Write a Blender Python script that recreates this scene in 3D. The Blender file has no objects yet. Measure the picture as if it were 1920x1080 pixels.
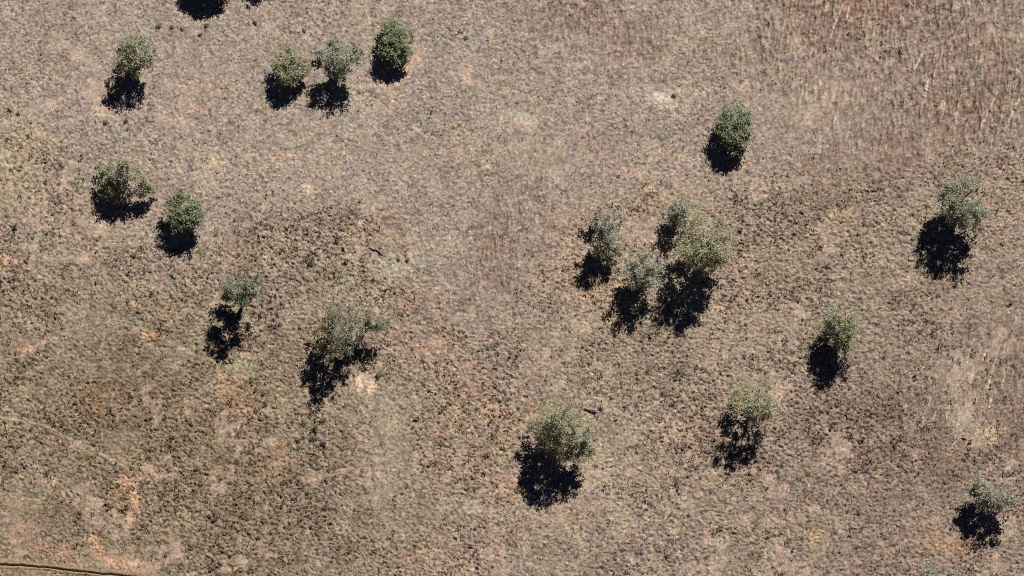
import bpy, math, random
import numpy as np
from mathutils import Vector

sc = bpy.context.scene
R = math.radians

# ------------------------------------------------------------------ camera, sky, sun, exposure
PX = 0.075                      # metres on the ground per pixel of the 1920 wide photograph
DIST, TILT = 900.0, R(12.0)     # survey aircraft, looking down and a little to the north
cam_d = bpy.data.cameras.new('camera')
cam_d.sensor_width = 36.0
cam_d.lens = 36.0 * DIST / (1920 * PX)
cam_d.clip_start, cam_d.clip_end = 10.0, 6000.0
cam = bpy.data.objects.new('camera', cam_d)
sc.collection.objects.link(cam)
cam.location = (0.0, -DIST * math.sin(TILT), DIST * math.cos(TILT))
cam.rotation_euler = (TILT, 0.0, 0.0)
sc.camera = cam

SHADOW_LEN, SHADOW_AZ = 0.80, R(27.0)      # shadow length per metre of height, and its turn west of south
SX, SY = -SHADOW_LEN * math.sin(SHADOW_AZ), -SHADOW_LEN * math.cos(SHADOW_AZ)
SUN_EL = math.atan(1.0 / SHADOW_LEN)
sun_d = bpy.data.lights.new('sun', 'SUN')
sun_d.energy, sun_d.angle, sun_d.color = 5.0, R(0.5), (1.0, 0.955, 0.89)
sun = bpy.data.objects.new('sun', sun_d)
sc.collection.objects.link(sun)
sun.rotation_euler = Vector((SX, SY, -1.0)).to_track_quat('-Z', 'Y').to_euler()

world = bpy.data.worlds.new('World')
sc.world = world
world.use_nodes = True
wn = world.node_tree
sky = wn.nodes.new('ShaderNodeTexSky')
sky.sky_type = 'NISHITA'
sky.sun_disc = False
sky.sun_elevation = SUN_EL
sky.sun_rotation = math.atan2(-SX, -SY)
sky.altitude = 900.0
sky.air_density, sky.dust_density, sky.ozone_density = 0.26, 0.0, 10.0
bg = next(n for n in wn.nodes if n.type == 'BACKGROUND')
wn.links.new(sky.outputs[0], bg.inputs[0])
bg.inputs[1].default_value = 0.05
sc.view_settings.view_transform = 'Standard'
sc.view_settings.look = 'None'
sc.view_settings.exposure = 0.0
sc.view_settings.gamma = 1.0
sc.render.film_transparent = False
sc.cycles.use_denoising = False
sc.cycles.max_bounces = 4
sc.cycles.pixel_filter_type = 'BLACKMAN_HARRIS'
sc.cycles.filter_width = 1.0

# ------------------------------------------------------------------ helpers
ct, st = math.cos(TILT), math.sin(TILT)
F = 1920 * cam_d.lens / 36.0

def at(px, py, h=0.0):
    """where a sight line of the survey camera meets the level h metres above the ground"""
    dx, dy, dz = (px - 960) / F, (540 - py) / F, -1.0
    wx, wy, wz = dx, dy * ct - dz * st, dy * st + dz * ct
    t = (h - cam.location.z) / wz
    return (cam.location.x + wx * t, cam.location.y + wy * t)

def proj(x, y, z):
    rx, ry, rz = x, y - cam.location.y, z - cam.location.z
    cy, cz = ry * ct + rz * st, -ry * st + rz * ct
    return np.array((960 + F * rx / -cz, 540 - F * cy / -cz))

def link(o, parent=None):
    sc.collection.objects.link(o)
    if parent is not None:
        o.parent = parent
    return o

def mesh_obj(name, verts, faces, mat, parent=None, smooth=False):
    me = bpy.data.meshes.new(name)
    verts = np.asarray(verts, dtype=np.float32).reshape(-1, 3)
    if isinstance(faces, np.ndarray):
        k = faces.shape[1]
        me.vertices.add(len(verts)); me.vertices.foreach_set('co', verts.ravel())
        me.loops.add(faces.size); me.loops.foreach_set('vertex_index', faces.ravel().astype(np.int32))
        me.polygons.add(len(faces))
        me.polygons.foreach_set('loop_start', np.arange(0, faces.size, k, dtype=np.int32))
        me.polygons.foreach_set('loop_total', np.full(len(faces), k, dtype=np.int32))
        me.update(calc_edges=True)
    else:
        me.from_pydata([tuple(v) for v in verts], [], faces)
        me.update()
    if smooth:
        me.polygons.foreach_set('use_smooth', np.ones(len(me.polygons), dtype=bool))
    me.materials.append(mat)
    return link(bpy.data.objects.new(name, me), parent)

def empty(name, loc):
    o = bpy.data.objects.new(name, None)
    o.location = loc
    o.empty_display_size = 0.5
    return link(o)

def tag(o, label=None, cat=None, group=None, kind=None):
    for k, v in (('label', label), ('category', cat), ('group', group), ('kind', kind)):
        if v:
            o[k] = v
    return o

# ------------------------------------------------------------------ materials
def new_mat(name, rough=0.9, spec=0.1):
    m = bpy.data.materials.new(name)
    m.use_nodes = True
    nt = m.node_tree
    b = next(n for n in nt.nodes if n.type == 'BSDF_PRINCIPLED')
    b.inputs['Roughness'].default_value = rough
    b.inputs['Specular IOR Level'].default_value = spec
    return m, nt, b

def attr_mat(name, attr, rough, spec, scale, lo, hi, bump=0.0, bscale=20.0):
    """colour from a per-vertex attribute, broken up by procedural noise"""
    m, nt, b = new_mat(name, rough, spec)
    a = nt.nodes.new('ShaderNodeAttribute'); a.attribute_name = attr
    tc = nt.nodes.new('ShaderNodeTexCoord')
    n = nt.nodes.new('ShaderNodeTexNoise')
    n.inputs['Scale'].default_value = scale; n.inputs['Detail'].default_value = 3.0
    r = nt.nodes.new('ShaderNodeMapRange')
    r.inputs['From Min'].default_value, r.inputs['From Max'].default_value = 0.25, 0.75
    r.inputs['To Min'].default_value, r.inputs['To Max'].default_value = lo, hi
    x = nt.nodes.new('ShaderNodeMix'); x.data_type = 'RGBA'; x.blend_type = 'MULTIPLY'
    x.inputs['Factor'].default_value = 1.0
    nt.links.new(tc.outputs['Object'], n.inputs['Vector'])
    nt.links.new(n.outputs['Fac'], r.inputs['Value'])
    nt.links.new(a.outputs['Color'], x.inputs[6])
    nt.links.new(r.outputs['Result'], x.inputs[7])
    nt.links.new(x.outputs[2], b.inputs['Base Color'])
    if bump:
        n2 = nt.nodes.new('ShaderNodeTexNoise')
        n2.inputs['Scale'].default_value = bscale; n2.inputs['Detail'].default_value = 4.0
        bp = nt.nodes.new('ShaderNodeBump')
        bp.inputs['Strength'].default_value = bump; bp.inputs['Distance'].default_value = 0.05
        nt.links.new(tc.outputs['Object'], n2.inputs['Vector'])
        nt.links.new(n2.outputs['Fac'], bp.inputs['Height'])
        nt.links.new(bp.outputs['Normal'], b.inputs['Normal'])
    return m

def noise_mat(name, c0, c1, scale, rough=0.9, spec=0.1, stretch=(1, 1, 1)):
    m, nt, b = new_mat(name, rough, spec)
    tc = nt.nodes.new('ShaderNodeTexCoord')
    mp = nt.nodes.new('ShaderNodeMapping'); mp.inputs['Scale'].default_value = stretch
    n = nt.nodes.new('ShaderNodeTexNoise')
    n.inputs['Scale'].default_value = scale; n.inputs['Detail'].default_value = 5.0
    r = nt.nodes.new('ShaderNodeValToRGB')
    r.color_ramp.elements[0].color = (*c0, 1); r.color_ramp.elements[0].position = 0.35
    r.color_ramp.elements[1].color = (*c1, 1); r.color_ramp.elements[1].position = 0.65
    nt.links.new(tc.outputs['Object'], mp.inputs['Vector'])
    nt.links.new(mp.outputs[0], n.inputs['Vector'])
    nt.links.new(n.outputs['Fac'], r.inputs['Fac'])
    nt.links.new(r.outputs[0], b.inputs['Base Color'])
    return m

M_GROUND = attr_mat('dry_ground', 'tint', 0.95, 0.05, 5.0, 0.80, 1.20, 0.5, 14.0)
M_PATH = attr_mat('worn_soil', 'tint', 0.95, 0.05, 4.0, 0.8, 1.2, 0.4, 12.0)
M_LEAF = attr_mat('leaf', 'leaf_tint', 0.62, 0.25, 3.0, 0.85, 1.15)
nt = M_LEAF.node_tree
_b = next(n for n in nt.nodes if n.type == 'BSDF_PRINCIPLED'); _o = next(n for n in nt.nodes if n.type == 'OUTPUT_MATERIAL')
_t = nt.nodes.new('ShaderNodeBsdfTranslucent'); _m = nt.nodes.new('ShaderNodeMixShader'); _m.inputs[0].default_value = 0.2
nt.links.new(_b.inputs['Base Color'].links[0].from_socket, _t.inputs['Color'])
nt.links.new(_b.outputs[0], _m.inputs[1]); nt.links.new(_t.outputs[0], _m.inputs[2]); nt.links.new(_m.outputs[0], _o.inputs['Surface'])
M_BARK = noise_mat('pale_bark', (0.20, 0.17, 0.14), (0.42, 0.39, 0.34), 3.0, stretch=(1, 1, 0.3))
M_SHADEBARK = noise_mat('shade_bark', (0.035, 0.03, 0.026), (0.075, 0.065, 0.055), 3.0, stretch=(1, 1, 0.3))  # darkness of a trunk's shaded side put into the bark colour
M_DEAD = noise_mat('bleached_wood', (0.48, 0.46, 0.42), (0.72, 0.70, 0.66), 4.0)
M_LOG = noise_mat('weathered_log', (0.20, 0.18, 0.155), (0.40, 0.38, 0.34), 5.0)
M_STEM = noise_mat('twig_bark', (0.10, 0.08, 0.06), (0.2, 0.16, 0.12), 6.0)

# ------------------------------------------------------------------ the ground: one sheet, fine in the paddock, coarse to the horizon
STEP = 0.118
def axis(lo, hi):
    fine = np.arange(lo, hi + STEP * 0.5, STEP)
    out = [STEP]
    while sum(out) < 2500:
        out.append(out[-1] * 1.35)
    far = np.cumsum(out)
    return np.concatenate((fine[0] - far[::-1], fine, fine[-1] + far)), len(far)
XS, PADX = axis(-76.5, 76.5)
YS, PADY = axis(-45.0, 46.0)
nx, ny = len(XS) - 2 * PADX, len(YS) - 2 * PADY
fx, fy = XS[PADX:PADX + nx], YS[PADY:PADY + ny]
GX, GY = np.meshgrid(fx, fy)              # (ny, nx)
rng = np.random.default_rng(7)
KX, KY = np.meshgrid(np.fft.fftfreq(nx, STEP) * 2 * np.pi, np.fft.fftfreq(ny, STEP) * 2 * np.pi)

def field(su, sv=None, ang=0.0, seed=None):
    """smooth random field of unit spread; su, sv are correlation lengths (m) along and across ang"""
    sv = su if sv is None else sv
    g = (np.random.default_rng(seed) if seed is not None else rng).standard_normal((ny, nx))
    c, s = math.cos(ang), math.sin(ang)
    ku, kv = KX * c + KY * s, -KX * s + KY * c
    f = np.fft.ifft2(np.fft.fft2(g) * np.exp(-0.5 * ((ku * su) ** 2 + (kv * sv) ** 2))).real
    return (f - f.mean()) / f.std()

def blur(a, s):
    return np.fft.ifft2(np.fft.fft2(a) * np.exp(-0.5 * (KX ** 2 + KY ** 2) * s * s)).real

def inside(poly, x, y):
    r = np.zeros(np.shape(x), dtype=bool)
    n = len(poly)
    for i in range(n):
        (x0, y0), (x1, y1) = poly[i], poly[(i + 1) % n]
        if y0 == y1:
            continue
        c = ((y0 > y) != (y1 > y)) & (x < (x1 - x0) * (y - y0) / (y1 - y0) + x0)
        r ^= c
    return r

WX, WY = field(2.2) * 0.7 + field(6.0) * 1.2, field(2.2) * 0.7 + field(6.0) * 1.2   # wobble for natural edges
def spot(px, py, rx, ry, turn=0.0, warp=1.0):
    """soft round patch on the ground; radii in photo pixels, turn anticlockwise in degrees"""
    x0, y0 = at(px, py)
    dx, dy = GX + WX * warp * min(1.0, rx / 40) - x0, GY + WY * warp * min(1.0, ry / 40) - y0
    c, s = math.cos(R(turn)), math.sin(R(turn))
    u, v = (dx * c + dy * s) / (rx * PX), (-dx * s + dy * c) / (ry * PX)
    return np.exp(-(u * u + v * v))

def trail(pts, width, warp=0.22):
    """soft band along a line of photo points; width in metres"""
    P = [at(*p) for p in pts]
    X, Y = GX + (WX * warp * 0.5), GY + (WY * warp * 0.5)
    d2 = np.full(GX.shape, 1e9)
    for (x0, y0), (x1, y1) in zip(P[:-1], P[1:]):
        ex, ey = x1 - x0, y1 - y0
        t = np.clip(((X - x0) * ex + (Y - y0) * ey) / (ex * ex + ey * ey), 0, 1)
        d2 = np.minimum(d2, (X - x0 - t * ex) ** 2 + (Y - y0 - t * ey) ** 2)
    return np.exp(-d2 / (2 * width * width))

# fine short pasture in the north, coarse tussocks in the south
fine_poly = [at(*p) for p in [(-300, -300), (2300, -300), (2300, 270), (1920, 283), (1800, 290), (1700, 297), (1560, 312), (1440, 325),
             (1180, 345), (1110, 380), (1050, 430), (1000, 510), (930, 600), (860, 590), (800, 500), (720, 400), (600, 365),
             (470, 365), (420, 440), (330, 490), (240, 450), (170, 400), (120, 270), (60, 245), (-300, 240)]]
rough = 1.0 - np.clip(blur(inside(fine_poly, GX + WX * 0.5, GY + WY * 0.5).astype(float), 1.7), 0, 1)
row_zone = np.clip(spot(1780, 130, 300, 260) * 1.3 + spot(1540, 60, 170, 90) + spot(1080, 30, 130, 60) * 0.7 + spot(1190, 60, 110, 90) * 0.5
                   + spot(940, 480, 110, 120) * 0.6 + spot(1000, 300, 160, 160) * 0.5, 0, 1)
worn = np.zeros_like(GX)      # trodden, bare or short-grazed ground: smoother and paler
TRAILS = [([(-20, 252), (43, 220), (110, 187)], .5), ([(100, 233), (143, 223), (177, 200), (190, 186)], .35),
          ([(177, 200), (217, 220)], .5), ([(227, 205), (293, 213), (320, 227), (367, 233)], .35), ([(206, -5), (192, 37), (147, 43)], .25),
          ([(-20, 684), (43, 667), (67, 650), (150, 615), (220, 600)], .22), ([(75, 488), (163, 487)], .3),
          ([(313, 640), (367, 670), (433, 687)], .3), ([(-20, 778), (83, 797), (133, 823), (187, 850), (240, 880)], .2),
          ([(1473, 27), (1513, 107), (1540, 150), (1557, 190), (1572, 235)], .16), ([(788, 92), (772, 125), (756, 141)], .55),
          ([(1790, 690), (1800, 770), (1835, 830)], 1.0), ([(725, 760), (735, 830), (700, 930)], 1.4)]
for pts, w in TRAILS:
    worn = np.maximum(worn, trail(pts, w))
WORN_SPOTS = [(720, 850, 45, 110), (1805, 770, 40, 90), (1800, 700, 30, 50), (460, 690, 30, 16), (650, 190, 32, 22), (748, 485, 55, 22),
              (1250, 178, 34, 18), (960, 225, 50, 22), (1000, 205, 50, 14), (230, 830, 30, 20), (40, 330, 70, 60), (30, 400, 60, 50),
              (60, 980, 90, 80), (230, 1040, 90, 26), (290, 1050, 60, 16), (1480, 170, 110, 60), (1600, 190, 70, 50), (1760, 250, 40, 30),
              (200, 620, 60, 40), (700, 745, 50, 30), (1050, 300, 80, 40), (40, 640, 50, 30), (340, 160, 40, 40), (1290, 540, 60, 60), (680, 720, 22, 19), (680, 720, 18, 15), (570, 350, 10, 8)]
for x, y, a, b in WORN_SPOTS:
    worn = np.maximum(worn, 0.8 * spot(x, y, a, b))
patch = np.clip(0.5 + 0.35 * field(3.0) + 0.25 * field(1.2), 0, 1)       # growth varies from place to place

# relief: tussocks, clods and cattle pugging
ang_r = R(-28)
t_rough = 1.0 * field(0.125, 0.080, ang_r) + 0.22 * field(0.34, 0.22, ang_r) + 0.45 * field(0.065)
t_flat = 1.0 * field(0.120, 0.080, R(-8)) + 0.22 * field(0.3, 0.2, R(0)) + 0.45 * field(0.065)
t_fine = 0.9 * field(0.085) + 0.25 * field(0.22) + 0.45 * field(0.06)
t_rows = 0.9 * field(0.34, 0.10, R(84)) + 0.55 * field(0.8, 0.13, R(79)) + 0.35 * field(0.10)
east = np.clip((GX + 5) / 12, 0, 1) * np.clip(1.2 - spot(900, 850, 300, 300), 0, 1)
rz2 = np.clip(0.75 * spot(1870, 710, 110, 190) + 0.4 * spot(1740, 760, 80, 90), 0, 1)
t_r = (t_rough * (1 - east) + t_flat * east) * (1 - rz2) + t_rows * rz2
t_f = t_fine * (1 - row_zone) + t_rows * row_zone
t_r, t_f = t_r / t_r.std(), t_f / t_f.std()
sk = lambda a: 1.5 * np.tanh(a / 1.5) + 0.12 * a * np.abs(a)           # tufts and hollows
amp = (0.086 + 0.038 * patch) * rough + (0.052 + 0.022 * patch + 0.065 * row_zone) * (1 - rough)
amp *= 1 - 0.72 * np.clip(worn, 0, 1)
height = sk(t_r * rough + t_f * (1 - rough)) * amp
height += 0.10 * field(9.0) + 0.05 * field(3.5)
MOUNDS = [(570, 350, 7, 5, .35), (680, 720, 15, 14, .10), (285, 632, 12, 7, .12), (1845, 820, 14, 12, .2)]
for x, y, a, b, h in MOUNDS:
    height += h * spot(x, y, a, b, warp=0.2)

# colour of grass and soil
def lin(r, g, b):
    f = lambda c: ((c / 255 + 0.055) / 1.055) ** 2.4 if c > 10 else c / 3294.6
    return np.array((f(r), f(g), f(b)))
IRR = 1.02      # what white ground sends back to the camera under this sun
def mixc(col, target, w):
    return col * (1 - w[..., None]) + target * w[..., None]
col = np.empty((ny, nx, 3)); col[:] = lin(155, 140, 127)
col = mixc(col, lin(152, 136, 119), rough * 0.9)
west = np.clip((-GX - 8) / 30, 0, 1) * np.clip((8 - GY) / 22, 0, 1)
col = mixc(col, lin(140, 123, 101), west * rough * 0.75)
seast = np.clip((GX - 20) / 30, 0, 1) * np.clip((-GY + 2) / 20, 0, 1)
col = mixc(col, lin(141, 123, 109), seast * rough * 0.7)
col = mixc(col, lin(146, 126, 111), row_zone * 0.55)
PAINT = [  # px, py, rx, ry, colour, weight
    # dry brown and russet growth
    (1560, 40, 70, 45, (146, 112, 96), .7), (1680, 50, 60, 40, (150, 114, 98), .6), (1850, 140, 90, 80, (140, 112, 97), .6),
    (1700, 270, 45, 35, (136, 104, 92), .7), (1830, 220, 90, 60, (140, 116, 100), .6), (1560, 290, 110, 26, (140, 118, 102), .6),
    (1090, 20, 60, 25, (138, 114, 98), .6), (1190, 60, 60, 30, (148, 124, 108), .5), (1300, 260, 60, 40, (150, 126, 110), .5),
    (1100, 280, 60, 50, (142, 122, 106), .5), (790, 250, 40, 80, (140, 124, 106), .5), (930, 480, 45, 60, (140, 114, 98), .6),
    (1400, 130, 60, 40, (150, 130, 114), .4), (1290, 130, 50, 40, (150, 128, 112), .4), (960, 120, 70, 50, (152, 134, 118), .4),
    (60, 60, 120, 70, (152, 136, 120), .5), (80, 150, 90, 50, (150, 133, 117), .4), (20, 210, 30, 20, (120, 110, 86), .5),
    # coarse dark growth
    (1540, 360, 70, 50, (118, 98, 82), .6), (1500, 470, 60, 40, (124, 104, 88), .6), (1750, 330, 120, 24, (122, 102, 88), .6),
    (1700, 560, 80, 50, (118, 98, 84), .55), (1880, 620, 70, 90, (112, 95, 84), .6), (1730, 820, 90, 110, (118, 98, 84), .5),
    (1600, 820, 120, 60, (124, 106, 92), .4), (1890, 800, 50, 110, (112, 94, 83), .5), (1700, 930, 120, 50, (122, 104, 90), .5),
    (1640, 1060, 80, 30, (112, 96, 84), .5), (1400, 960, 120, 40, (132, 114, 98), .4), (1500, 900, 60, 40, (128, 110, 96), .4),
    (250, 740, 80, 70, (104, 90, 68), .55), (120, 840, 100, 50, (112, 95, 66), .5), (160, 970, 40, 34, (100, 90, 70), .6),
    (470, 900, 140, 60, (114, 98, 74), .45), (560, 990, 150, 60, (110, 94, 70), .5), (330, 830, 140, 60, (112, 96, 72), .4),
    (250, 670, 100, 40, (108, 98, 74), .5), (120, 560, 120, 60, (126, 112, 86), .4), (640, 860, 50, 80, (112, 97, 74), .5),
    (540, 480, 60, 60, (130, 112, 92), .25), (880, 600, 50, 30, (128, 110, 94), .4), (1180, 690, 120, 60, (136, 118, 96), .4),
    (850, 860, 80, 60, (120, 104, 84), .4), (780, 950, 100, 50, (118, 103, 82), .4), (1030, 1010, 80, 30, (120, 104, 88), .4),
    (480, 1050, 150, 30, (108, 92, 72), .5), (20, 720, 60, 70, (134, 120, 98), .4),
    # pink and orange soil showing through
    (370, 180, 34, 40, (178, 142, 116), .55), (420, 150, 40, 20, (182, 150, 118), .4), (580, 45, 40, 14, (180, 146, 118), .5),
    (440, 750, 34, 36, (180, 136, 104), .6), (420, 720, 26, 20, (182, 142, 108), .6), (530, 850, 24, 40, (170, 128, 98), .5),
    (800, 620, 60, 50, (180, 138, 110), .55), (770, 560, 40, 20, (178, 138, 110), .5), (860, 720, 60, 60, (168, 130, 106), .45),
    (840, 880, 70, 50, (166, 128, 104), .45), (960, 900, 60, 90, (172, 134, 110), .45), (930, 780, 60, 26, (184, 142, 114), .5),
    (1010, 770, 40, 14, (184, 148, 118), .4), (1040, 970, 60, 26, (180, 142, 114), .4), (870, 1040, 60, 40, (172, 130, 104), .45),
    (760, 1050, 50, 30, (172, 132, 102), .4), (420, 470, 50, 24, (170, 138, 108), .5), (690, 450, 40, 20, (178, 142, 112), .4),
    (1100, 410, 40, 26, (188, 156, 132), .5), (1060, 470, 50, 40, (186, 152, 128), .45), (1120, 560, 60, 40, (186, 152, 122), .45),
    (1300, 300, 200, 24, (176, 152, 132), .3), (1400, 470, 40, 40, (184, 152, 128), .4), (1290, 740, 40, 30, (160, 122, 102), .45),
    (1240, 800, 60, 40, (170, 138, 118), .35), (1800, 1030, 60, 20, (174, 134, 102), .5), (1900, 390, 40, 40, (176, 146, 130), .4),
    (60, 1000, 60, 50, (156, 124, 106), .6), (110, 1040, 50, 20, (166, 128, 106), .6), (270, 1055, 60, 12, (190, 148, 120), .7),
    (240, 950, 24, 40, (176, 136, 108), .5), (290, 900, 20, 12, (180, 142, 112), .5), (190, 770, 40, 30, (152, 112, 84), .45),
    (285, 632, 12, 6, (226, 166, 130), .9), (50, 655, 18, 10, (204, 156, 126), .8), (60, 670, 26, 12, (190, 148, 120), .5),
    (10, 495, 18, 10, (204, 162, 134), .7), (155, 487, 18, 6, (210, 168, 138), .8), (50, 403, 14, 5, (204, 166, 134), .7),
    (318, 595, 9, 18, (186, 148, 122), .7), (255, 571, 6, 6, (216, 174, 134), .7), (570, 350, 9, 7, (240, 212, 184), 1.0),
    (680, 720, 24, 20, (224, 190, 166), 1.5), (688, 728, 22, 9, (214, 184, 160), 1.0), (535, 288, 18, 9, (208, 166, 138), .7), (405, 300, 14, 8, (196, 164, 138), .6),
    (875, 152, 10, 6, (212, 176, 142), .7), (880, 132, 10, 7, (206, 174, 144), .6), (910, 313, 6, 6, (214, 174, 148), .7),
    (985, 235, 10, 6, (212, 180, 148), .5), (190, 200, 16, 8, (206, 172, 146), .8), (325, 225, 10, 6, (204, 170, 142), .6),
    (1170, 320, 24, 8, (190, 160, 136), .5), (840, 290, 40, 12, (188, 158, 138), .4), (700, 390, 30, 16, (168, 140, 118), .4),
    # straw yellow
    (20, 330, 70, 70, (182, 166, 132), .6), (30, 410, 60, 40, (176, 162, 130), .5), (90, 270, 40, 20, (176, 156, 120), .5),
    (1850, 830, 24, 24, (198, 176, 142), .8), (1812, 770, 30, 60, (180, 162, 144), 1.0), (1800, 700, 20, 40, (166, 148, 132), .8), (1590, 400, 34, 20, (192, 166, 128), .55),
    (1620, 440, 40, 40, (178, 154, 130), .5), (1420, 345, 60, 14, (186, 164, 130), .5), (1000, 800, 120, 40, (170, 140, 110), .3),
    (1500, 1000, 120, 30, (160, 142, 120), .4), (1525, 1005, 12, 14, (190, 160, 120), .6), (1350, 560, 120, 60, (170, 148, 124), .4),
    (1180, 380, 60, 30, (184, 162, 126), .45), (480, 290, 120, 40, (176, 156, 136), .4), (740, 170, 40, 24, (180, 158, 138), .4),
    # grey green short grass
    (462, 690, 28, 15, (166, 158, 126), 1.2), (650, 190, 30, 24, (172, 162, 136), 1.1), (745, 487, 52, 20, (172, 162, 140), 1.2),
    (1248, 178, 36, 20, (204, 188, 166), 1.3), (1310, 170, 24, 10, (188, 172, 152), 1.0), (965, 228, 40, 18, (184, 172, 152), 1.2), (1010, 202, 46, 9, (178, 162, 138), .5),
    (720, 850, 34, 100, (160, 147, 128), .9), (700, 920, 50, 50, (146, 134, 110), .5), (1520, 150, 80, 50, (166, 152, 134), .5),
    (1440, 170, 50, 30, (162, 150, 130), .4), (220, 1060, 30, 20, (134, 124, 100), .5), (240, 470, 50, 30, (152, 142, 114), .5),
    (250, 590, 60, 30, (140, 126, 100), .4), (1040, 300, 60, 40, (162, 150, 132), .4), (580, 240, 50, 30, (160, 146, 124), .3),
    (1110, 740, 34, 16, (156, 148, 118), .4), (700, 640, 60, 50, (150, 132, 104), .3), (340, 860, 16, 14, (140, 126, 98), .5),
    (275, 825, 14, 12, (152, 136, 112), .6), (218, 860, 22, 14, (150, 128, 114), .6), (1100, 620, 80, 40, (150, 132, 108), .3),
    (1280, 700, 60, 50, (156, 138, 120), .3),
]
grain = 0.65 * field(0.28) + 0.6 * field(0.8)
for x, y, a, b, c, w in PAINT:
    s = np.clip(spot(x, y, a, b) * (np.clip(0.85 + 0.6 * grain, 0, 2) if a > 20 else 1.0), 0, 1)
    col = mixc(col, lin(*c), np.clip(s * w * (0.72 if a > 20 else 1.0), 0, 1))
for pts, w in TRAILS:
    col = mixc(col, lin(184, 164, 142) if w < 0.9 else lin(162, 146, 124), trail(pts, w * 0.55) * (0.52 if w < 0.9 else 0.4))
col = mixc(col, lin(206, 166, 136), trail([(233, 900), (250, 915), (257, 935), (257, 967), (240, 987)], .45) * .7)
col = mixc(col, lin(206, 166, 136), trail([(177, 1010), (183, 1030), (197, 1047), (263, 1060)], .5) * .7)
col = mixc(col, lin(196, 158, 128), trail([(785, 95), (772, 125), (756, 141)], .5) * .5)
# small ragged patches everywhere: soil showing, old dark growth, straw, grey green
def ragged(cut, big=1.3, gain=0.9):
    return np.clip((0.55 * field(0.3) + 0.75 * field(big) + 0.45 * field(4.5) - cut) * gain, 0, 1)
soil = ragged(1.15, 1.3, 2.2)
col = mixc(col, lin(180, 155, 136), soil * (0.30 + 0.16 * rough))
col = mixc(col, lin(118, 102, 87), ragged(1.0) * (0.16 + 0.16 * rough))
col = mixc(col, lin(190, 173, 143), ragged(1.1, 0.9) * 0.26)
col = mixc(col, lin(150, 143, 122), ragged(1.0, 1.8) * 0.30)
height *= 1 - 0.7 * soil
# old plough lines grown over with pale stalks
ROWS = [(1785, 130, 1769, 205), (1741, 147, 1733, 190), (1796, 196, 1785, 287), (1871, 171, 1834, 251), (1911, 187, 1892, 226),
        (1583, 3, 1565, 46), (1729, 101, 1715, 131), (1873, 651, 1840, 771), (1848, 657, 1843, 676), (1885, 698, 1877, 727),
        (1779, 761, 1774, 786), (1858, 749, 1853, 770), (1755, 770, 1750, 785), (1745, 742, 1742, 760), (1895, 660, 1890, 680),
        (1574, 20, 1557, 70), (1594, 8, 1586, 40), (1690, 30, 1683, 44), (1818, 655, 1812, 685), (1735, 772, 1729, 800)]
rr = random.Random(3)
for _ in range(120):
    if rr.random() < 0.72:
        x, y, l = rr.uniform(1520, 1960), rr.uniform(-10, 300), rr.uniform(14, 60)
        if x < 1720 and y > 90:
            continue
    else:
        x, y, l = rr.uniform(1690, 1940), rr.uniform(560, 900), rr.uniform(12, 40)
    ROWS.append((x + l * 0.22, y - l * .5, x, y + l * 0.5))
for i, (x0, y0, x1, y1) in enumerate(ROWS):
    (ax, ay), (bx, by) = at(x0, y0), at(x1, y1)
    m = 0.6
    ix = (fx > min(ax, bx) - m) & (fx < max(ax, bx) + m); iy = (fy > min(ay, by) - m) & (fy < max(ay, by) + m)
    if not ix.any() or not iy.any():
        continue
    sl = (slice(np.argmax(iy), np.argmax(iy) + iy.sum()), slice(np.argmax(ix), np.argmax(ix) + ix.sum()))
    ex, ey = bx - ax, by - ay
    t = np.clip(((GX[sl] - ax) * ex + (GY[sl] - ay) * ey) / (ex * ex + ey * ey), 0, 1)
    d = np.hypot(GX[sl] - ax - t * ex, GY[sl] - ay - t * ey)
    w = np.exp(-(d / 0.105) ** 2) * np.clip(0.8 + 0.3 * t_f[sl], 0, 1) * (0.9 if i < 20 else 0.30)
    col[sl] = mixc(col[sl], lin(214, 194, 172), w)
    height[sl] += 0.07 * w
# fine colour grain: straw, litter, dark dead tufts, the odd green one
g1, g2, g3 = field(0.11), field(0.22), field(0.6)
fleck = np.clip(field(0.075) - 1.15, 0, 2)                            # bleached stalks and bits of straw
v = 1.0 + 0.15 * g1 + 0.13 * rng.standard_normal((ny, nx)) + 0.06 * g2 + 0.05 * g3 + 0.75 * fleck
pink, green = field(0.25), field(0.35)
col *= np.clip(v, 0.4, 1.7)[..., None]
col *= (1 + np.stack((0.02 * pink - 0.012 * green, 0.008 * green, -0.018 * pink - 0.018 * green), -1))
furrow = np.clip(t_rows / t_rows.std(), -2, 2)                # stripes along the rows: darker in the hollows, lighter on the crests
col *= (1 - 0.13 * np.clip(row_zone * (1 - rough) + 0.8 * rz2 * rough, 0, 1) * (0.5 - furrow))[..., None]
tuft = np.clip((t_r * rough + t_f * (1 - rough)) - 0.2, 0, 2.5)
col *= (1 - (0.06 * rough + 0.03) * tuft)[..., None]                 # the tall tufts are older, browner grass
col *= np.array((0.99, 1.0, 1.03))
col = np.clip(col / IRR, 0.01, 0.75)

# the eroded rut in the south-west corner: a bank and a slot, cut into the sheet below its own mesh
RUT = [(-130, 1049), (-60, 1053), (0, 1058), (38, 1060), (75, 1063), (105, 1066), (130, 1069), (165, 1073), (200, 1077), (235, 1080), (270, 1084), (330, 1092), (420, 1104)]
rut_w = [at(*p) for p in RUT]
near = np.maximum(0, trail(RUT, 0.28, 0.0))
height = height * (1 - trail(RUT, 0.35, 0.0) * 0.8) - 0.55 * np.clip(near * 1.6 - 0.3, 0, 1)

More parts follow.
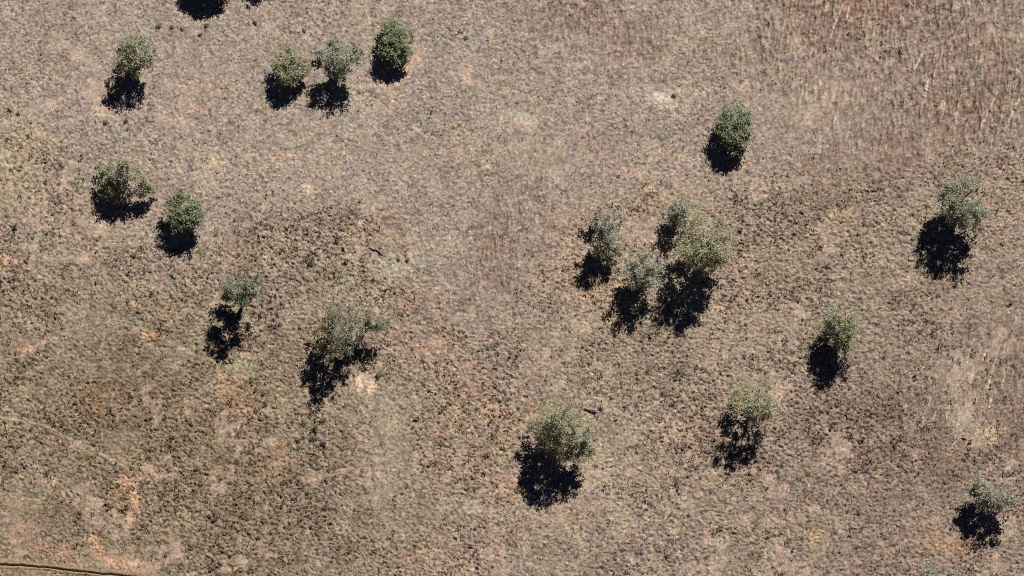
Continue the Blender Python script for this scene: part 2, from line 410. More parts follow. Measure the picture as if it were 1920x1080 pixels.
def full(a, edge):
    return np.pad(a, ((PADY, PADY), (PADX, PADX)) + ((0, 0),) * (a.ndim - 2), mode='edge') if edge else np.pad(a, ((PADY, PADY), (PADX, PADX)))
ZF = full(height, True)
CF = full(col, True)
mean = col.reshape(-1, 3).mean(0)
off = np.maximum(np.maximum(XS[PADX] - XS, XS - XS[-PADX - 1])[None, :], np.maximum(YS[PADY] - YS, YS - YS[-PADY - 1])[:, None])
w = np.clip(off / 6.0, 0, 1)
CF = CF * (1 - w[..., None]) + mean * w[..., None]
ZF = ZF * (1 - w)
AX, AY = np.meshgrid(XS, YS)
NX, NY = len(XS), len(YS)
idx = np.arange(NX * NY).reshape(NY, NX)
quads = np.stack((idx[:-1, :-1], idx[:-1, 1:], idx[1:, 1:], idx[1:, :-1]), -1).reshape(-1, 4)
ground = mesh_obj('ground', np.stack((AX, AY, ZF), -1), quads, M_GROUND, smooth=True)
ca = ground.data.color_attributes.new('tint', 'FLOAT_COLOR', 'POINT')
ca.data.foreach_set('color', np.concatenate((CF.reshape(-1, 3), np.ones((NX * NY, 1))), 1).astype(np.float32).ravel())
tag(ground, 'dry tan grazing paddock of short pasture and coarse tussocks', kind='structure')

def ground_z(x, y):
    i = min(max(int(round((x - fx[0]) / STEP)), 0), nx - 1); j = min(max(int(round((y - fy[0]) / STEP)), 0), ny - 1)
    return float(height[j, i])

# rut mesh
def resample(pts, step):
    P = np.array(pts); d = np.r_[0, np.cumsum(np.hypot(*np.diff(P, axis=0).T))]
    t = np.arange(0, d[-1], step)
    return np.stack((np.interp(t, d, P[:, 0]), np.interp(t, d, P[:, 1])), 1)
rp = resample(rut_w, 0.12)
rt = np.gradient(rp, axis=0); rt /= np.linalg.norm(rt, axis=1)[:, None]
rn = np.stack((-rt[:, 1], rt[:, 0]), 1)           # towards the north bank
prof = [(-0.62, -0.16), (-0.45, 0.02), (-0.32, 0.06), (-0.22, 0.08), (-0.15, -0.05), (-0.06, -0.26), (0.05, -0.30), (0.11, -0.05), (0.16, 0.15), (0.28, 0.17), (0.42, 0.10), (0.55, 0.02), (0.75, -0.16)]
rg = np.random.default_rng(5)
wob = np.convolve(rg.standard_normal(len(rp) + 40), np.ones(9) / 9, 'same')[:len(rp)]
wob2 = np.convolve(rg.standard_normal(len(rp) + 40), np.ones(15) / 15, 'same')[:len(rp)]
vs, cs = [], []
for i in range(len(rp)):
    fade = min(1, max(0.25, 1.25 - 0.6 * max(0, (rp[i, 0] + 62) / 10)))
    for j, (o, z) in enumerate(prof):
        k = o * (1 + 0.5 * wob2[i]) + 0.10 * wob[i]
        p = rp[i] + rn[i] * k
        zz = z * (fade if abs(o) < 0.7 else 1) + rg.normal(0, 0.035)
        vs.append((p[0], p[1], zz))
        c = lin(150, 132, 108) if o < 0.05 else lin(140, 121, 98)
        cs.append(tuple(c * (1 + rg.normal(0, 0.22))) + (1.0,))
m = len(prof)
fs = np.array([[i * m + j, (i + 1) * m + j, (i + 1) * m + j + 1, i * m + j + 1] for i in range(len(rp) - 1) for j in range(m - 1)])
path = mesh_obj('path', vs, fs, M_PATH, smooth=True)
path.data.color_attributes.new('tint', 'FLOAT_COLOR', 'POINT').data.foreach_set('color', np.array(cs, dtype=np.float32).ravel())
tag(path, 'narrow eroded rut with pale banks crossing the bottom left corner', kind='structure')

# ------------------------------------------------------------------ trees
def tube(verts, faces, pts, radii, n=7):
    base = len(verts)
    for i, p in enumerate(pts):
        a = Vector(pts[min(i + 1, len(pts) - 1)]) - Vector(pts[max(i - 1, 0)])
        q = a.to_track_quat('Z', 'Y')
        for k in range(n):
            t = 2 * math.pi * k / n
            w = Vector(p) + q @ Vector((radii[i] * math.cos(t), radii[i] * math.sin(t), 0))
            verts.append(tuple(w))
    for i in range(len(pts) - 1):
        for k in range(n):
            faces.append((base + i * n + k, base + i * n + (k + 1) % n, base + (i + 1) * n + (k + 1) % n, base + (i + 1) * n + k))
    faces.append(tuple(base + k for k in range(n))[::-1])
    faces.append(tuple(base + (len(pts) - 1) * n + k for k in range(n)))

def bend(p, q, rnd, sag=0.12, n=5):
    """a limb: a slightly crooked line from p to q"""
    p, q = Vector(p), Vector(q)
    L = (q - p).length
    out = []
    for i in range(n):
        t = i / (n - 1)
        o = Vector((rnd.gauss(0, 1), rnd.gauss(0, 1), rnd.gauss(0, 0.6) - 0.8)) * (L * sag * 0.5 * math.sin(math.pi * t))
        out.append(p.lerp(q, t) + o)
    return out

def leaves(points, per, spread, size, tint, seed, tip=None):
    """leaf sprays round the points: numpy quads (diamond shaped) with their own tints"""
    g = np.random.default_rng(seed)
    P = np.repeat(np.asarray(points), per, 0)
    n = len(P)
    P = P + g.normal(0, 1, (n, 3)) * spread * np.array((1, 1, 0.75))
    P[:, 2] = np.maximum(P[:, 2], 0.12)
    nrm = g.normal(0, 1, (n, 3)) * 0.55
    nrm += np.array((0.36, 0.62, 0.95))          # leaves turned to the light
    nrm /= np.linalg.norm(nrm, axis=1)[:, None]
    a = np.cross(nrm, g.normal(0, 1, (n, 3))); a /= np.linalg.norm(a, axis=1)[:, None]
    b = np.cross(nrm, a)
    L = size * g.uniform(0.6, 1.3, (n, 1)); W = L * g.uniform(0.35, 0.6, (n, 1))
    V = np.stack((P - a * L, P - b * W, P + a * L, P + b * W), 1).reshape(-1, 3)
    Fq = np.arange(n * 4).reshape(-1, 4)
    # colour: by spray and by leaf, with a few grey backs and young yellowish ones
    spray = np.repeat(g.normal(0, 0.14, (len(points), 1)), per, 0)
    c = np.asarray(tint)[None, :] * (1 + spray + g.normal(0, 0.2, (n, 1)))
    hue = np.repeat(g.normal(0, 0.08, (len(points), 1)), per, 0) + g.normal(0, 0.05, (n, 1))
    c = c * np.concatenate((1 + hue, np.ones((n, 1)), 1 - hue), 1)
    pale = g.random(n) < 0.08
    c[pale] = c[pale] * 1.5 + 0.03
    c = np.clip(c, 0.012, 0.5)
    C = np.repeat(np.concatenate((c, np.ones((n, 1))), 1), 4, 0).astype(np.float32)
    return V, Fq, C

def crown_mesh(name, points, per, spread, size, tint, seed, parent, origin):
    V, Fq, C = leaves(points, per, spread, size, tint, seed)
    o = mesh_obj(name, V - np.asarray(origin), Fq, M_LEAF, parent)
    o.data.color_attributes.new('leaf_tint', 'FLOAT_COLOR', 'POINT').data.foreach_set('color', C.ravel())
    return o

E1 = proj(0, 0, 1.0) - proj(SX, SY, 0.0)      # from a shadow to the thing that casts it, in photo pixels per metre of height
PERP = np.array((-E1[1], E1[0])) / np.linalg.norm(E1)

def centroid(poly):
    g = np.random.default_rng(1)
    return sample(poly, 400, g).mean(0)

def sample(poly, n, g):
    P = np.array(poly, float)
    lo, hi = P.min(0), P.max(0)
    out = np.empty((0, 2))
    while len(out) < n:
        q = g.uniform(lo, hi, (n * 3, 2))
        out = np.concatenate((out, q[inside(poly, q[:, 0], q[:, 1])]))
    return out[:n]

def area(poly):
    P = np.array(poly, float); x, y = P[:, 0], P[:, 1]
    return 0.5 * abs(np.dot(x, np.roll(y, 1)) - np.dot(y, np.roll(x, 1)))

def circle(x, y, r):
    return [(x + r * math.cos(t * math.pi / 6), y + r * math.sin(t * math.pi / 6)) for t in range(12)]

def tree_points(crown, shadows, g, dens, hmin, hmax, fade=0.0, shell=False):
    """where sprays of leaves hang: below the outline seen from above and over the shade they throw"""
    ts = np.arange(hmin, hmax, 0.15)
    cc = centroid(crown)
    allsh = [p for s in shadows for p in [centroid(s)] * max(1, int(area(s) / 200))]
    sc_ = np.mean(allsh, 0)
    d = float(np.dot(cc - sc_, PERP))
    crown = [(x - PERP[0] * d * 0.6, y - PERP[1] * d * 0.6) for x, y in crown]
    shadows = [[(x + PERP[0] * d * 0.4, y + PERP[1] * d * 0.4) for x, y in s] for s in shadows]
    cc = centroid(crown)
    out = []
    up = (PERP[1], -PERP[0]) if PERP[1] * E1[0] - PERP[0] * E1[1] > 0 else (-PERP[1], PERP[0])
    R0 = math.sqrt(area(crown) / math.pi)
    n_c = int(area(crown) * PX * PX * dens * (1.0 if shell else 0.65))
    pts = sample(crown, n_c, g)
    hm = float(np.dot(cc - np.mean([centroid(s) for s in shadows], 0), E1) / np.dot(E1, E1))
    Rz = R0 * PX * 1.0
    dome = lambda p: max(0.7, hm * 0.85 + Rz * (math.sqrt(max(0.0, 1 - min(1.0, (np.hypot(*(p - cc)) / (1.15 * R0)) ** 2))) - 0.35))
    for p in pts:
        q = p[None, :] - ts[:, None] * E1[None, :]
        ok = np.zeros(len(ts), bool)
        for s in shadows:
            ok |= inside(s, q[:, 0], q[:, 1])
        tk = ts[ok]
        h = float(g.choice(tk)) if ok.any() else float(np.clip(hm * g.uniform(0.5, 0.9), hmin, hmax))
        if shell:                                      # thick crowns carry their leaves on the outside
            out.append((*at(p[0], p[1], dome(p)), dome(p) * g.uniform(0.93, 1.0)))
            continue
        if not ok.any() and g.random() < 0.35:
            continue
        if fade and g.random() < fade * max(0.0, float(np.dot(p - cc, up)) / R0):
            continue
        out.append((*at(p[0], p[1], h), h))
    for s in shadows:
        for p in sample(s, int(area(s) * PX * PX * dens), g):
            q = p[None, :] + ts[:, None] * E1[None, :]
            ok = inside(crown, q[:, 0], q[:, 1])
            if ok.any():
                tk = ts[ok]
                if shell:
                    lim = np.array([dome(p + t * E1) for t in tk])
                    tk = tk[tk <= lim] if (tk <= lim).any() else tk[:1]
                elif len(tk) > 3 and g.random() < 0.7:
                    tk = tk[:int(len(tk) * 0.55)]          # thin crowns hang most of their leaves low
                h = float(g.choice(tk))
            else:
                k = np.argmin(np.hypot(*(q - cc).T)); h = float(ts[k])
                if np.hypot(*(q[k] - cc)) > 1.12 * math.sqrt(area(crown) / math.pi):
                    continue
            c = p + h * E1
            out.append((*at(c[0], c[1], h), h))
    return np.array(out), hm

def kmeans(P, k, g):
    C = P[g.choice(len(P), k, replace=False)]
    for _ in range(8):
        lab = np.argmin(((P[:, None] - C[None]) ** 2).sum(2), 1)
        C = np.array([P[lab == i].mean(0) if (lab == i).any() else C[i] for i in range(k)])
    return C, lab

OLIVE, GREY, DEEP, YELLOW = (0.295, 0.292, 0.180), (0.302, 0.305, 0.215), (0.225, 0.248, 0.146), (0.325, 0.318, 0.185)
TREES = [
 dict(lab='sparse grey green gum tree with dappled shade beside pale cattle trails', tint=OLIVE, dens=5.0,
      crown=[(225,85),(245,70),(260,75),(295,82),(315,95),(310,118),(292,130),(282,148),(265,155),(250,148),(245,130),(230,120)],
      sh=[[(217,89),(230,89),(230,120),(250,142),(254,170),(240,190),(207,207),(190,192),(178,185),(180,135),(200,125),(215,112)]]),
 dict(lab='small round gum tree left of the twin-lobed tree, leftmost of the top trio', tint=OLIVE, dens=9,
      crown=[(535,100),(555,96),(580,105),(595,125),(587,145),(565,160),(547,155),(532,140),(527,120)],
      sh=[[(510,117),(525,117),(545,135),(560,160),(540,175),(522,187),(505,193),(490,175),(492,150),(497,137),(512,130)]]),
 dict(lab='open gum tree whose shade breaks into lobes, middle of the top trio', tint=GREY, dens=7,
      crown=[(610,100),(645,82),(670,87),(697,95),(695,115),(677,125),(672,140),(652,153),(635,147),(630,120)],
      sh=[[(612,60),(622,60),(622,82),(635,92),(632,102),(620,102),(605,92),(610,77)],
          [(605,115),(625,122),(637,145),(637,170),(625,187),(600,207),(580,195),(567,170),(575,150),(597,137)]]),
 dict(lab='dense dark green tree with a pale worn strip along its right edge', tint=DEEP, dens=11,
      crown=[(727,50),(755,42),(780,55),(790,75),(782,100),(770,120),(752,122),(740,107),(730,100),(727,75)],
      sh=[[(705,65),(725,57),(730,75),(740,105),(750,122),(737,145),(702,146),(692,125),(700,112),(697,95)]]),
 dict(lab='broken-crowned tree with a bleached dead branch at its top', tint=OLIVE, dens=7.5, dead=(238, 302),
      crown=[(200,310),(220,297),(240,297),(260,310),(285,332),(297,350),(290,362),(265,370),(240,380),(220,372),(197,370),(192,345),(195,325)],
      sh=[[(175,322),(195,325),(195,360),(240,382),(275,372),(277,402),(262,407),(240,395),(225,407),(215,415),(190,402),(177,392),(163,370),(172,352)]]),
 dict(lab='compact green tree just below right of the broken-crowned tree', tint=DEEP, dens=9,
      crown=[(325,367),(350,360),(380,370),(392,392),(390,412),(372,432),(357,437),(340,425),(327,410)],
      sh=[[(315,370),(327,367),(327,410),(345,430),(360,462),(340,477),(322,467),(305,470),(287,455),(290,435),(302,422),(305,395)]]),
 dict(lab='lone dense rounded green tree standing by itself in smooth pasture', tint=DEEP, dens=14,
      crown=[(1360,222),(1377,212),(1392,202),(1413,215),(1418,235),(1415,267),(1397,282),(1382,283),(1368,267),(1353,250),(1350,238)],
      sh=[[(1333,240),(1350,243),(1368,268),(1385,283),(1377,302),(1363,312),(1342,312),(1328,292),(1325,270),(1330,248)]]),
 dict(lab='tall grey green gum, leftmost of the clump of four', tint=GREY, dens=7, dead=(1128, 420),
      crown=[(1115,396),(1135,382),(1169,390),(1155,416),(1166,439),(1163,468),(1143,485),(1115,479),(1106,456),(1117,436),(1115,416)],
      sh=[[(1089,425),(1106,422),(1117,436),(1106,453),(1092,445)], [(1089,496),(1115,482),(1140,486),(1149,514),(1140,528),(1123,522),(1106,537),(1092,525)]]),
 dict(lab='small pale gum at the front of the clump of four', tint=GREY, dens=6,
      crown=[(1175,482),(1201,471),(1229,479),(1241,502),(1235,519),(1212,531),(1183,531),(1169,514)],
      sh=[[(1155,542),(1178,531),(1209,534),(1209,560),(1224,585),(1218,605),(1198,600),(1195,623),(1172,623),(1140,626),(1146,597),(1163,568)]]),
 dict(lab='large yellow green gum, biggest crown of the clump of four', tint=YELLOW, dens=6, dead=(1318, 452),
      crown=[(1287,393),(1321,387),(1353,405),(1370,436),(1361,473),(1341,508),(1307,502),(1281,485),(1267,465),(1261,445),(1281,419)],
      sh=[[(1252,499),(1298,493),(1335,508),(1338,537),(1327,577),(1310,611),(1292,623),(1261,611),(1238,600),(1232,571),(1238,525)]]),
 dict(lab='slim blue grey gum tucked behind the large yellow green one', tint=GREY, dens=5, dead=(1276, 392),
      crown=[(1256,392),(1268,352),(1290,343),(1306,370),(1300,404),(1284,424),(1262,418)],
      sh=[[(1264,393),(1281,402),(1270,427),(1258,462),(1238,479),(1229,445),(1241,422),(1258,419)]]),
 dict(lab='spreading grey gum near the right edge with a broad ragged shadow', tint=GREY, dens=7,
      crown=[(1760,353),(1780,338),(1808,331),(1833,343),(1852,379),(1842,408),(1823,427),(1794,423),(1775,408),(1760,379)],
      sh=[[(1736,415),(1770,403),(1804,427),(1823,444),(1835,466),(1820,483),(1823,505),(1813,526),(1784,517),(1758,521),(1743,500),(1727,456)]]),
 dict(lab='narrow olive gum with a pointed shadow among brown tussocks', tint=OLIVE, dens=7,
      crown=[(1546,601),(1554,571),(1582,558),(1609,575),(1613,607),(1607,638),(1595,656),(1578,656),(1562,642),(1548,619)],
      sh=[[(1546,621),(1562,638),(1578,658),(1603,658),(1595,683),(1583,709),(1556,733),(1544,715),(1538,691),(1523,678),(1532,654)]]),
 dict(lab='thin yellowish gum with see-through crown and patchy broken shadow', tint=(0.34, 0.32, 0.19), dens=3.4,
      crown=[(1376,720),(1402,707),(1438,713),(1456,738),(1447,778),(1416,787),(1393,773),(1371,762),(1369,740)],
      sh=[[(1344,780),(1369,767),(1393,773),(1418,762),(1436,780),(1420,804),(1433,829),(1420,856),(1398,871),(1380,884),(1344,880),(1338,849),(1360,818),(1349,804)]]),
 dict(lab='big olive gum at bottom centre with a wide feathery shadow', tint=OLIVE, dens=6,
      crown=[(995,782),(1015,762),(1060,755),(1090,760),(1112,800),(1107,845),(1085,860),(1060,865),(1025,850),(1000,827)],
      sh=[[(985,825),(1012,842),(1050,860),(1075,870),(1087,912),(1072,935),(1050,940),(1030,950),(1000,952),(987,920),(972,915),(977,875),(972,860)]]),
 dict(lab='pale silver green gum in the bottom right corner over an oval shadow', tint=(0.29, 0.292, 0.22), dens=6,
      crown=[(1822,913),(1840,887),(1869,884),(1902,902),(1907,933),(1889,956),(1862,958),(1836,949)],
      sh=[[(1802,951),(1818,953),(1840,947),(1873,967),(1887,964),(1880,996),(1862,1024),(1836,1033),(1818,1031),(1804,1004),(1800,973)]]),
 dict(lab='small leaning gum with its shade-dark trunk showing below the crown', tint=(0.22, 0.222, 0.145), dens=6, base=(446, 600), fork=(457, 566), dark=True,
      crown=[(407,527),(427,513),(467,510),(487,537),(483,563),(453,567),(423,563),(400,550)],
      sh=[[(403,583),(430,580),(450,603),(470,617),(453,647),(423,670),(403,673),(387,647),(397,620),(423,613)]]),
 dict(lab='wide thin-leaved tree with bare forked limbs showing above its shadow', tint=(0.205, 0.195, 0.12), dens=4.2, base=(661, 666), fork=(663, 646), bare=[(690, 614, 3.4), (704, 606, 4.2), (657, 618, 3.4), (672, 616, 3.8)],
      crown=[(593,583),(640,567),(700,577),(737,600),(703,617),(673,630),(657,657),(627,670),(593,650),(600,617)],
      sh=[[(570,657),(593,643),(627,670),(657,667),(673,643),(707,660),(703,680),(667,690),(640,720),(627,747),(600,753),(587,777),(577,723),(570,683)]]),
 dict(lab='low green bushy tree cut off by the bottom edge at right', tint=GREY, dens=5,
      crown=[(1722,1054),(1745,1047),(1775,1057),(1797,1078),(1785,1098),(1740,1102),(1716,1082)],
      sh=[circle(1735, 1122, 30)]),
 dict(lab='tree beyond the top edge throwing the large shadow at the top left', tint=DEEP, dens=9,
      crown=circle(403, -64, 46), sh=[[(328,-40),(330,14),(350,17),(358,29),(372,20),(385,29),(408,16),(423,2),(428,-40),(380,-70)]]),
 dict(lab='small tree beyond the top edge throwing the tiny twin-lobed shadow', tint=DEEP, dens=9,
      crown=circle(500, -66, 20), sh=[[(461,-14),(463,5),(471,7),(474,4),(478,7),(485,5),(487,-14),(474,-26)]]),
]
total_leaves = 0
for ti, T in enumerate(TREES):
    g = np.random.default_rng(100 + ti); rnd = random.Random(50 + ti)
    rp_ = 3 if T['dens'] < 6 else 4
    bun, hm = tree_points(T['crown'], T['sh'], g, T['dens'] * (0.66 if T['dens'] >= 8 else 0.85) / rp_, 0.7, 13.0, 0.9 if T['dens'] < 8 else 0.0, T['dens'] >= 8)
    pts = np.repeat(bun, rp_, 0)
    pts[:, 2] *= g.uniform(0.93, 1.07, len(pts))
    pts = pts + g.normal(0, 1, pts.shape) * (np.array((0.42, 0.42, 0.26)) if T['dens'] < 8 else np.array((0.30, 0.30, 0.22)))
    pts[:, 2] = np.maximum(pts[:, 2], 0.35)
    hm = max(hm, 1.6)
    if 'base' in T:
        bx, by = at(*T['base'])
    else:
        bx, by = pts[:, 0].mean() + rnd.uniform(-.5, .5), pts[:, 1].mean() - rnd.uniform(0, .6)
    bz = ground_z(bx, by)
    root = empty('tree', (bx, by, bz))
    tag(root, T['lab'], 'tree', 'scattered paddock trees')
    loc = pts - np.array((bx, by, bz))
    per = 22
    crown_mesh('crown', pts, per, 0.24, 0.16, T['tint'], 900 + ti, root, (bx, by, bz))
    hi = float(np.percentile(pts[:, 2], 92))
    total_leaves += len(pts) * per
    # trunk and limbs
    top = max(1.0, hm * 0.45)
    mid = loc.mean(0)
    fork = Vector((mid[0] * 0.35, mid[1] * 0.35, top))
    if 'fork' in T:
        top = 1.3 if 'bare' in T else 2.4
        fxy = at(T['fork'][0], T['fork'][1], top)
        fork = Vector((fxy[0] - bx, fxy[1] - by, top))
    bark = M_SHADEBARK if T.get('dark') else M_BARK
    r0 = 0.11 + 0.035 * hm
    tp = bend((0, 0, -0.3), fork, rnd, 0.10, 6)
    vs, fs = [], []
    tube(vs, fs, tp, [r0 * (1.35 if i == 0 else 1.0) * (1 - 0.4 * i / 5) for i in range(6)], 9)
    trunk = mesh_obj('trunk', vs, fs, bark, root, smooth=True)
    for lx, ly, lh in T.get('bare', []):
        vs, fs = [], []
        e = Vector((*at(lx, ly, lh), lh)) - Vector((bx, by, 0))
        lp = bend(fork, e, rnd, 0.08, 6)
        tube(vs, fs, lp, [0.15, 0.14, 0.125, 0.11, 0.09, 0.06], 7)
        for _ in range(3):
            tube(vs, fs, bend(lp[rnd.choice((3, 4, 5))], e + Vector((rnd.uniform(-1, 1), rnd.uniform(-.2, 1.2), rnd.uniform(0, .8))), rnd, .1, 4), [0.07, 0.055, 0.04, 0.02], 5)
        mesh_obj('limb', vs, fs, M_DEAD, root, smooth=True)['label'] = 'pale bare limb'
    k = int(min(9, max(4, len(pts) // 35)))
    C, lab = kmeans(loc, k, g)
    for i in range(k):
        vs, fs = [], []
        lp = bend(fork, C[i], rnd, 0.16, 6)
        tube(vs, fs, lp, [r0 * 0.52 * (1 - 0.72 * j / 5) for j in range(6)], 7)
        mem = loc[lab == i]
        for q in mem[g.choice(len(mem), min(6, len(mem)), replace=False)]:
            bp = bend(lp[3 if rnd.random() < 0.5 else 5], q, rnd, 0.14, 4)
            tube(vs, fs, bp, [0.045, 0.036, 0.026, 0.012], 5)
        mesh_obj('limb', vs, fs, bark, root, smooth=True)
    if 'dead' in T:
        h = hi + 0.7
        ex, ey = at(T['dead'][0], T['dead'][1], h)
        e = Vector((ex - bx, ey - by, h))
        vs, fs = [], []
        lp = bend(fork, e, rnd, 0.1, 5)
        fat = 1.7 if ti == 4 else 1.0
        tube(vs, fs, lp, [0.13, 0.12, 0.11 * fat, 0.11 * fat, 0.10 * fat], 7)
        for _ in range(3):
            tip = e + Vector((rnd.uniform(-.7, .7), rnd.uniform(-.2, .9), rnd.uniform(0.0, .5)))
            tube(vs, fs, bend(lp[rnd.choice((3, 4))], tip, rnd, .1, 4), [0.06 * fat, 0.05 * fat, 0.045 * fat, 0.03 * fat], 5)
        d = mesh_obj('dead_branch', vs, fs, M_DEAD, root, smooth=True)
        d['label'] = 'bleached leafless branch'
print('leaves', total_leaves)

# ------------------------------------------------------------------ shrubs
def shrub(px, py, r, lab, group, tint, i, h=None):
    x, y = at(px, py)
    z = ground_z(x, y)
    g = np.random.default_rng(3000 + i); rnd = random.Random(4000 + i)
    h = h or r * 1.5
    root = empty('shrub', (x, y, z))
    tag(root, lab, 'shrub', group)
    n = max(5, int(26 * r))
    p = g.normal(0, 1, (n, 3)); p /= np.linalg.norm(p, axis=1)[:, None]
    p *= (g.random((n, 1)) ** 0.4) * np.array((r, r, h * 0.45))
    p[:, 2] += h * 0.6
    V, Fq, C = leaves(p, 12, 0.11, 0.10, tint, 5000 + i)
    o = mesh_obj('foliage', V, Fq, M_LEAF, root)
    o.data.color_attributes.new('leaf_tint', 'FLOAT_COLOR', 'POINT').data.foreach_set('color', C.ravel())
    for k in range(3):
        vs, fs = [], []
        q = p[g.integers(len(p))]
        tube(vs, fs, bend((0, 0, -0.1), q, rnd, 0.15, 4), [0.04, 0.03, 0.02, 0.01], 5)
        mesh_obj('stem', vs, fs, M_STEM, root, smooth=True)

SH = (0.15, 0.15, 0.10)
SMALL = [
 (583, 492, .42, 'small dark bush in tussocks above right of the small leaning gum', None),
 (586, 484, .30, 'dark bush tucked just above the small dark bush above the leaning gum', None),
 (570, 792, .38, 'green bush at the left of the bush patch below the wide thin-leaved tree', 'bush patch'),
 (590, 805, .50, 'largest green bush in the middle of the patch below the wide thin-leaved tree', 'bush patch'),
 (607, 789, .38, 'yellowish bush at the top of the patch below the wide thin-leaved tree', 'bush patch'),
 (588, 823, .42, 'dark bush at the bottom of the patch below the wide thin-leaved tree', 'bush patch'),
 (607, 832, .42, 'dark upright bush at the lower right of the bush patch', 'bush patch'),
 (560, 826, .34, 'small bush at the lower left of the bush patch', 'bush patch'),
 (711, 704, .48, 'dark green bush right of the wide thin-leaved tree and the pale bare mound', None),
 (497, 758, .30, 'small round dark bush left of the tip of the wide tree shadow', None),
 (30, 424, .45, 'small dark bush near the left edge in pale straw grass', None),
 (284, 548, .30, 'tiny dark bush left of the small leaning gum', None),
 (1264, 180, .22, 'thin green bush in the pale bare patch at the upper centre right', None),
 (1127, 765, .30, 'low dark scrub right of the short fallen log', None),
 (748, 487, .20, 'tiny dark tuft, left one of two on the pale patch by the long log', None),
 (764, 487, .20, 'tiny dark tuft, right one of two on the pale patch by the long log', None),
 (875, 71, .26, 'flat dark bush in open pasture right of the dense dark green tree', None),
 (1895, 568, .32, 'dark low scrub at the right edge among mauve brown tussocks', None),
 (370, 880, .3, 'small bright green plant in the brown tussocks at lower left', None),
]
i = 0
for px, py, r, lab, grp in SMALL:
    t = SH
    if 'yellowish' in lab: t = (0.16, 0.15, 0.06)
    if 'bright green' in lab: t = (0.10, 0.14, 0.07)
    if 'thin green' in lab: t = (0.09, 0.11, 0.07)
    shrub(px, py, r, lab, grp, t, i); i += 1
NTH = ['leftmost', 'second from left', 'third from left', 'fourth from left', 'fifth from left', 'sixth from left', 'rightmost']
for k, (px, py) in enumerate([(297, 49), (321, 50), (340, 53), (376, 64), (387, 46), (478, 41), (570, 57)]):
    shrub(px, py, 0.17 + 0.1 * ((px * 7) % 10) / 10, 'small dark tuft below the top edge shadow, %s of its straggling row' % NTH[k], 'tuft bushes under the top edge shadow', SH, i); i += 1
for k, (px, py) in enumerate([(199, 228), (237, 226), (18, 205), (34, 212)]):
    shrub(px, py, 0.17 + 0.1 * ((px * 3) % 10) / 10, ['small dark tuft below the dappled gum shade, left of two', 'small dark tuft below the dappled gum shade, right of two', 'small dark tuft at the left edge above the pale trail, left of two', 'small dark tuft at the left edge above the pale trail, right of two'][k], 'tuft bushes by the cattle trails', SH, i); i += 1

# ------------------------------------------------------------------ dry grass tussocks, too many to count
def tussocks(name, lab, P, rad, hgt, tint, blades, seed):
    g = np.random.default_rng(seed)
    n = len(P)
    B = np.repeat(P, blades, 0); r = np.repeat(rad, blades)[:, None]; h = np.repeat(hgt, blades)[:, None]
    k = n * blades
    a = g.uniform(0, 2 * np.pi, k)
    out = np.stack((np.cos(a), np.sin(a)), 1); side = np.stack((-out[:, 1], out[:, 0]), 1)
    d = g.uniform(0.3, 1.1, (k, 1)) * r
    foot = B[:, :2] + out * d * 0.35
    tip = foot + out * d * g.uniform(0.5, 1.2, (k, 1)) + g.normal(0, 0.02, (k, 2))
    wd = r * g.uniform(0.22, 0.42, (k, 1))
    z0 = B[:, 2:3] - 0.06; z1 = B[:, 2:3] + h * g.uniform(0.6, 1.15, (k, 1))
    V = np.stack((np.concatenate((foot - side * wd, z0), 1), np.concatenate((foot + side * wd, z0), 1), np.concatenate((tip, z1), 1)), 1)
    o = mesh_obj(name, V.reshape(-1, 3), np.arange(k * 3).reshape(-1, 3), M_LEAF)
    c = np.repeat(tint, blades, 0) * (1 + g.normal(0, 0.16, (k, 1)))
    C = np.repeat(np.concatenate((np.clip(c, 0.01, 0.6), np.ones((k, 1))), 1), 3, 0).astype(np.float32)
    o.data.color_attributes.new('leaf_tint', 'FLOAT_COLOR', 'POINT').data.foreach_set('color', C.ravel())
    tag(o, lab, 'grass', kind='stuff')
    return o
tg = np.random.default_rng(77)
def scatter(n, prob):
    x, y = tg.uniform(fx[2], fx[-3], n), tg.uniform(fy[2], fy[-3], n)
    i, j = np.rint((x - fx[0]) / STEP).astype(int), np.rint((y - fy[0]) / STEP).astype(int)
    keep = tg.random(n) < prob[j, i]
    x, y, i, j = x[keep], y[keep], i[keep], j[keep]
    return np.stack((x, y, height[j, i]), 1), col[j, i], i, j
clear = np.clip(1 - 0.85 * worn, 0, 1) * (1 - 0.8 * soil) * (1 - trail(RUT, 0.9, 0.0))
P, c, i_, j_ = scatter(85000, clear * rough * np.clip(0.6 + 0.5 * patch, 0, 1))
s_ = np.clip(tg.lognormal(-0.28, 0.42, len(P)), 0.3, 2.2) * (0.9 + 0.2 * patch[j_, i_])
tussocks('dry_grass', 'coarse brown grass tussocks covering the southern paddock', P, 0.19 * s_, 0.18 * s_, c * tg.uniform(0.8, 1.7, (len(P), 1)), 6, 1)
P, c, i_, j_ = scatter(60000, clear * (1 - rough) * np.clip(0.3 + 0.8 * patch, 0, 1))
s_ = np.clip(tg.lognormal(-0.25, 0.4, len(P)), 0.3, 2.0)
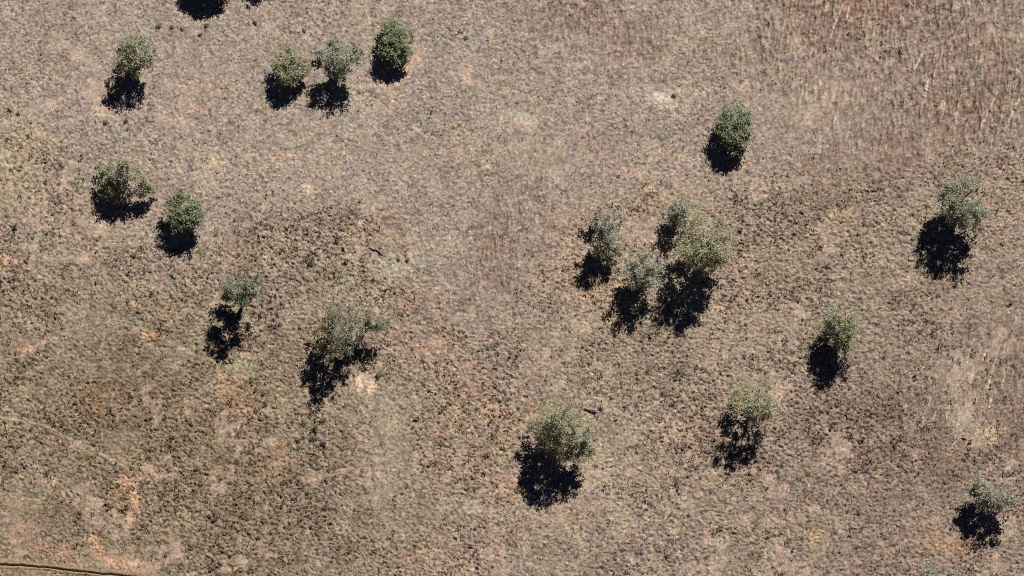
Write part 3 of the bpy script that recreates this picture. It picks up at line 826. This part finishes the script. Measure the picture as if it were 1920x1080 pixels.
tussocks('dry_grass', 'short thin straw grass covering the northern paddock', P, 0.17 * s_, 0.14 * s_, c * tg.uniform(0.85, 1.5, (len(P), 1)), 5, 2)
P, c, i_, j_ = scatter(5500, clear * rough * np.clip(1.6 * patch - 0.6, 0, 1))
s_ = tg.uniform(0.8, 1.5, len(P))
tussocks('dry_grass', 'scattered large dark tussocks standing out of the southern paddock', P, 0.30 * s_, 0.24 * s_, c * tg.uniform(0.7, 1.3, (len(P), 1)), 11, 3)
M_TRIS = sum(len(o.data.loops) - 2 * len(o.data.polygons) for o in sc.objects if o.type == 'MESH')
print('triangles', M_TRIS)

# ------------------------------------------------------------------ fallen logs
def log(p0, p1, r, lab, seed, stubs):
    (x0, y0), (x1, y1) = at(*p0), at(*p1)
    rnd = random.Random(seed)
    z0, z1 = ground_z(x0, y0) + r * 0.8, ground_z(x1, y1) + r * 0.9 + 0.38
    root = empty('fallen_log', ((x0 + x1) / 2, (y0 + y1) / 2, min(z0, z1) - r * 0.8))
    tag(root, lab, 'log')
    L = root.location
    a, b = Vector((x0, y0, z0)) - L, Vector((x1, y1, z1)) - L
    vs, fs = [], []
    tube(vs, fs, bend(a, b, rnd, 0.05, 8), [r * (1 - 0.35 * k / 7) for k in range(8)], 9)
    mesh_obj('stem', vs, fs, M_LOG, root, smooth=True)
    for s, ang, l in stubs:
        p = a.lerp(b, s)
        d = (b - a).normalized()
        d = Vector((d.x * math.cos(ang) - d.y * math.sin(ang), d.x * math.sin(ang) + d.y * math.cos(ang), 0.25)) * l
        vs, fs = [], []
        tube(vs, fs, bend(p, p + d, rnd, 0.1, 4), [r * .45, r * .4, r * .3, r * .15], 6)
        mesh_obj('branch_stub', vs, fs, M_LOG, root, smooth=True)
log((692, 463), (723, 476), 0.15, 'long grey fallen log lying on the pale patch at the centre', 1, [(0.3, 0.7, 0.7), (0.6, -0.6, 0.5)])
log((1096, 766), (1119, 771), 0.19, 'short pale fallen log above right of the big olive gum', 2, [(0.8, 0.8, 0.5)])
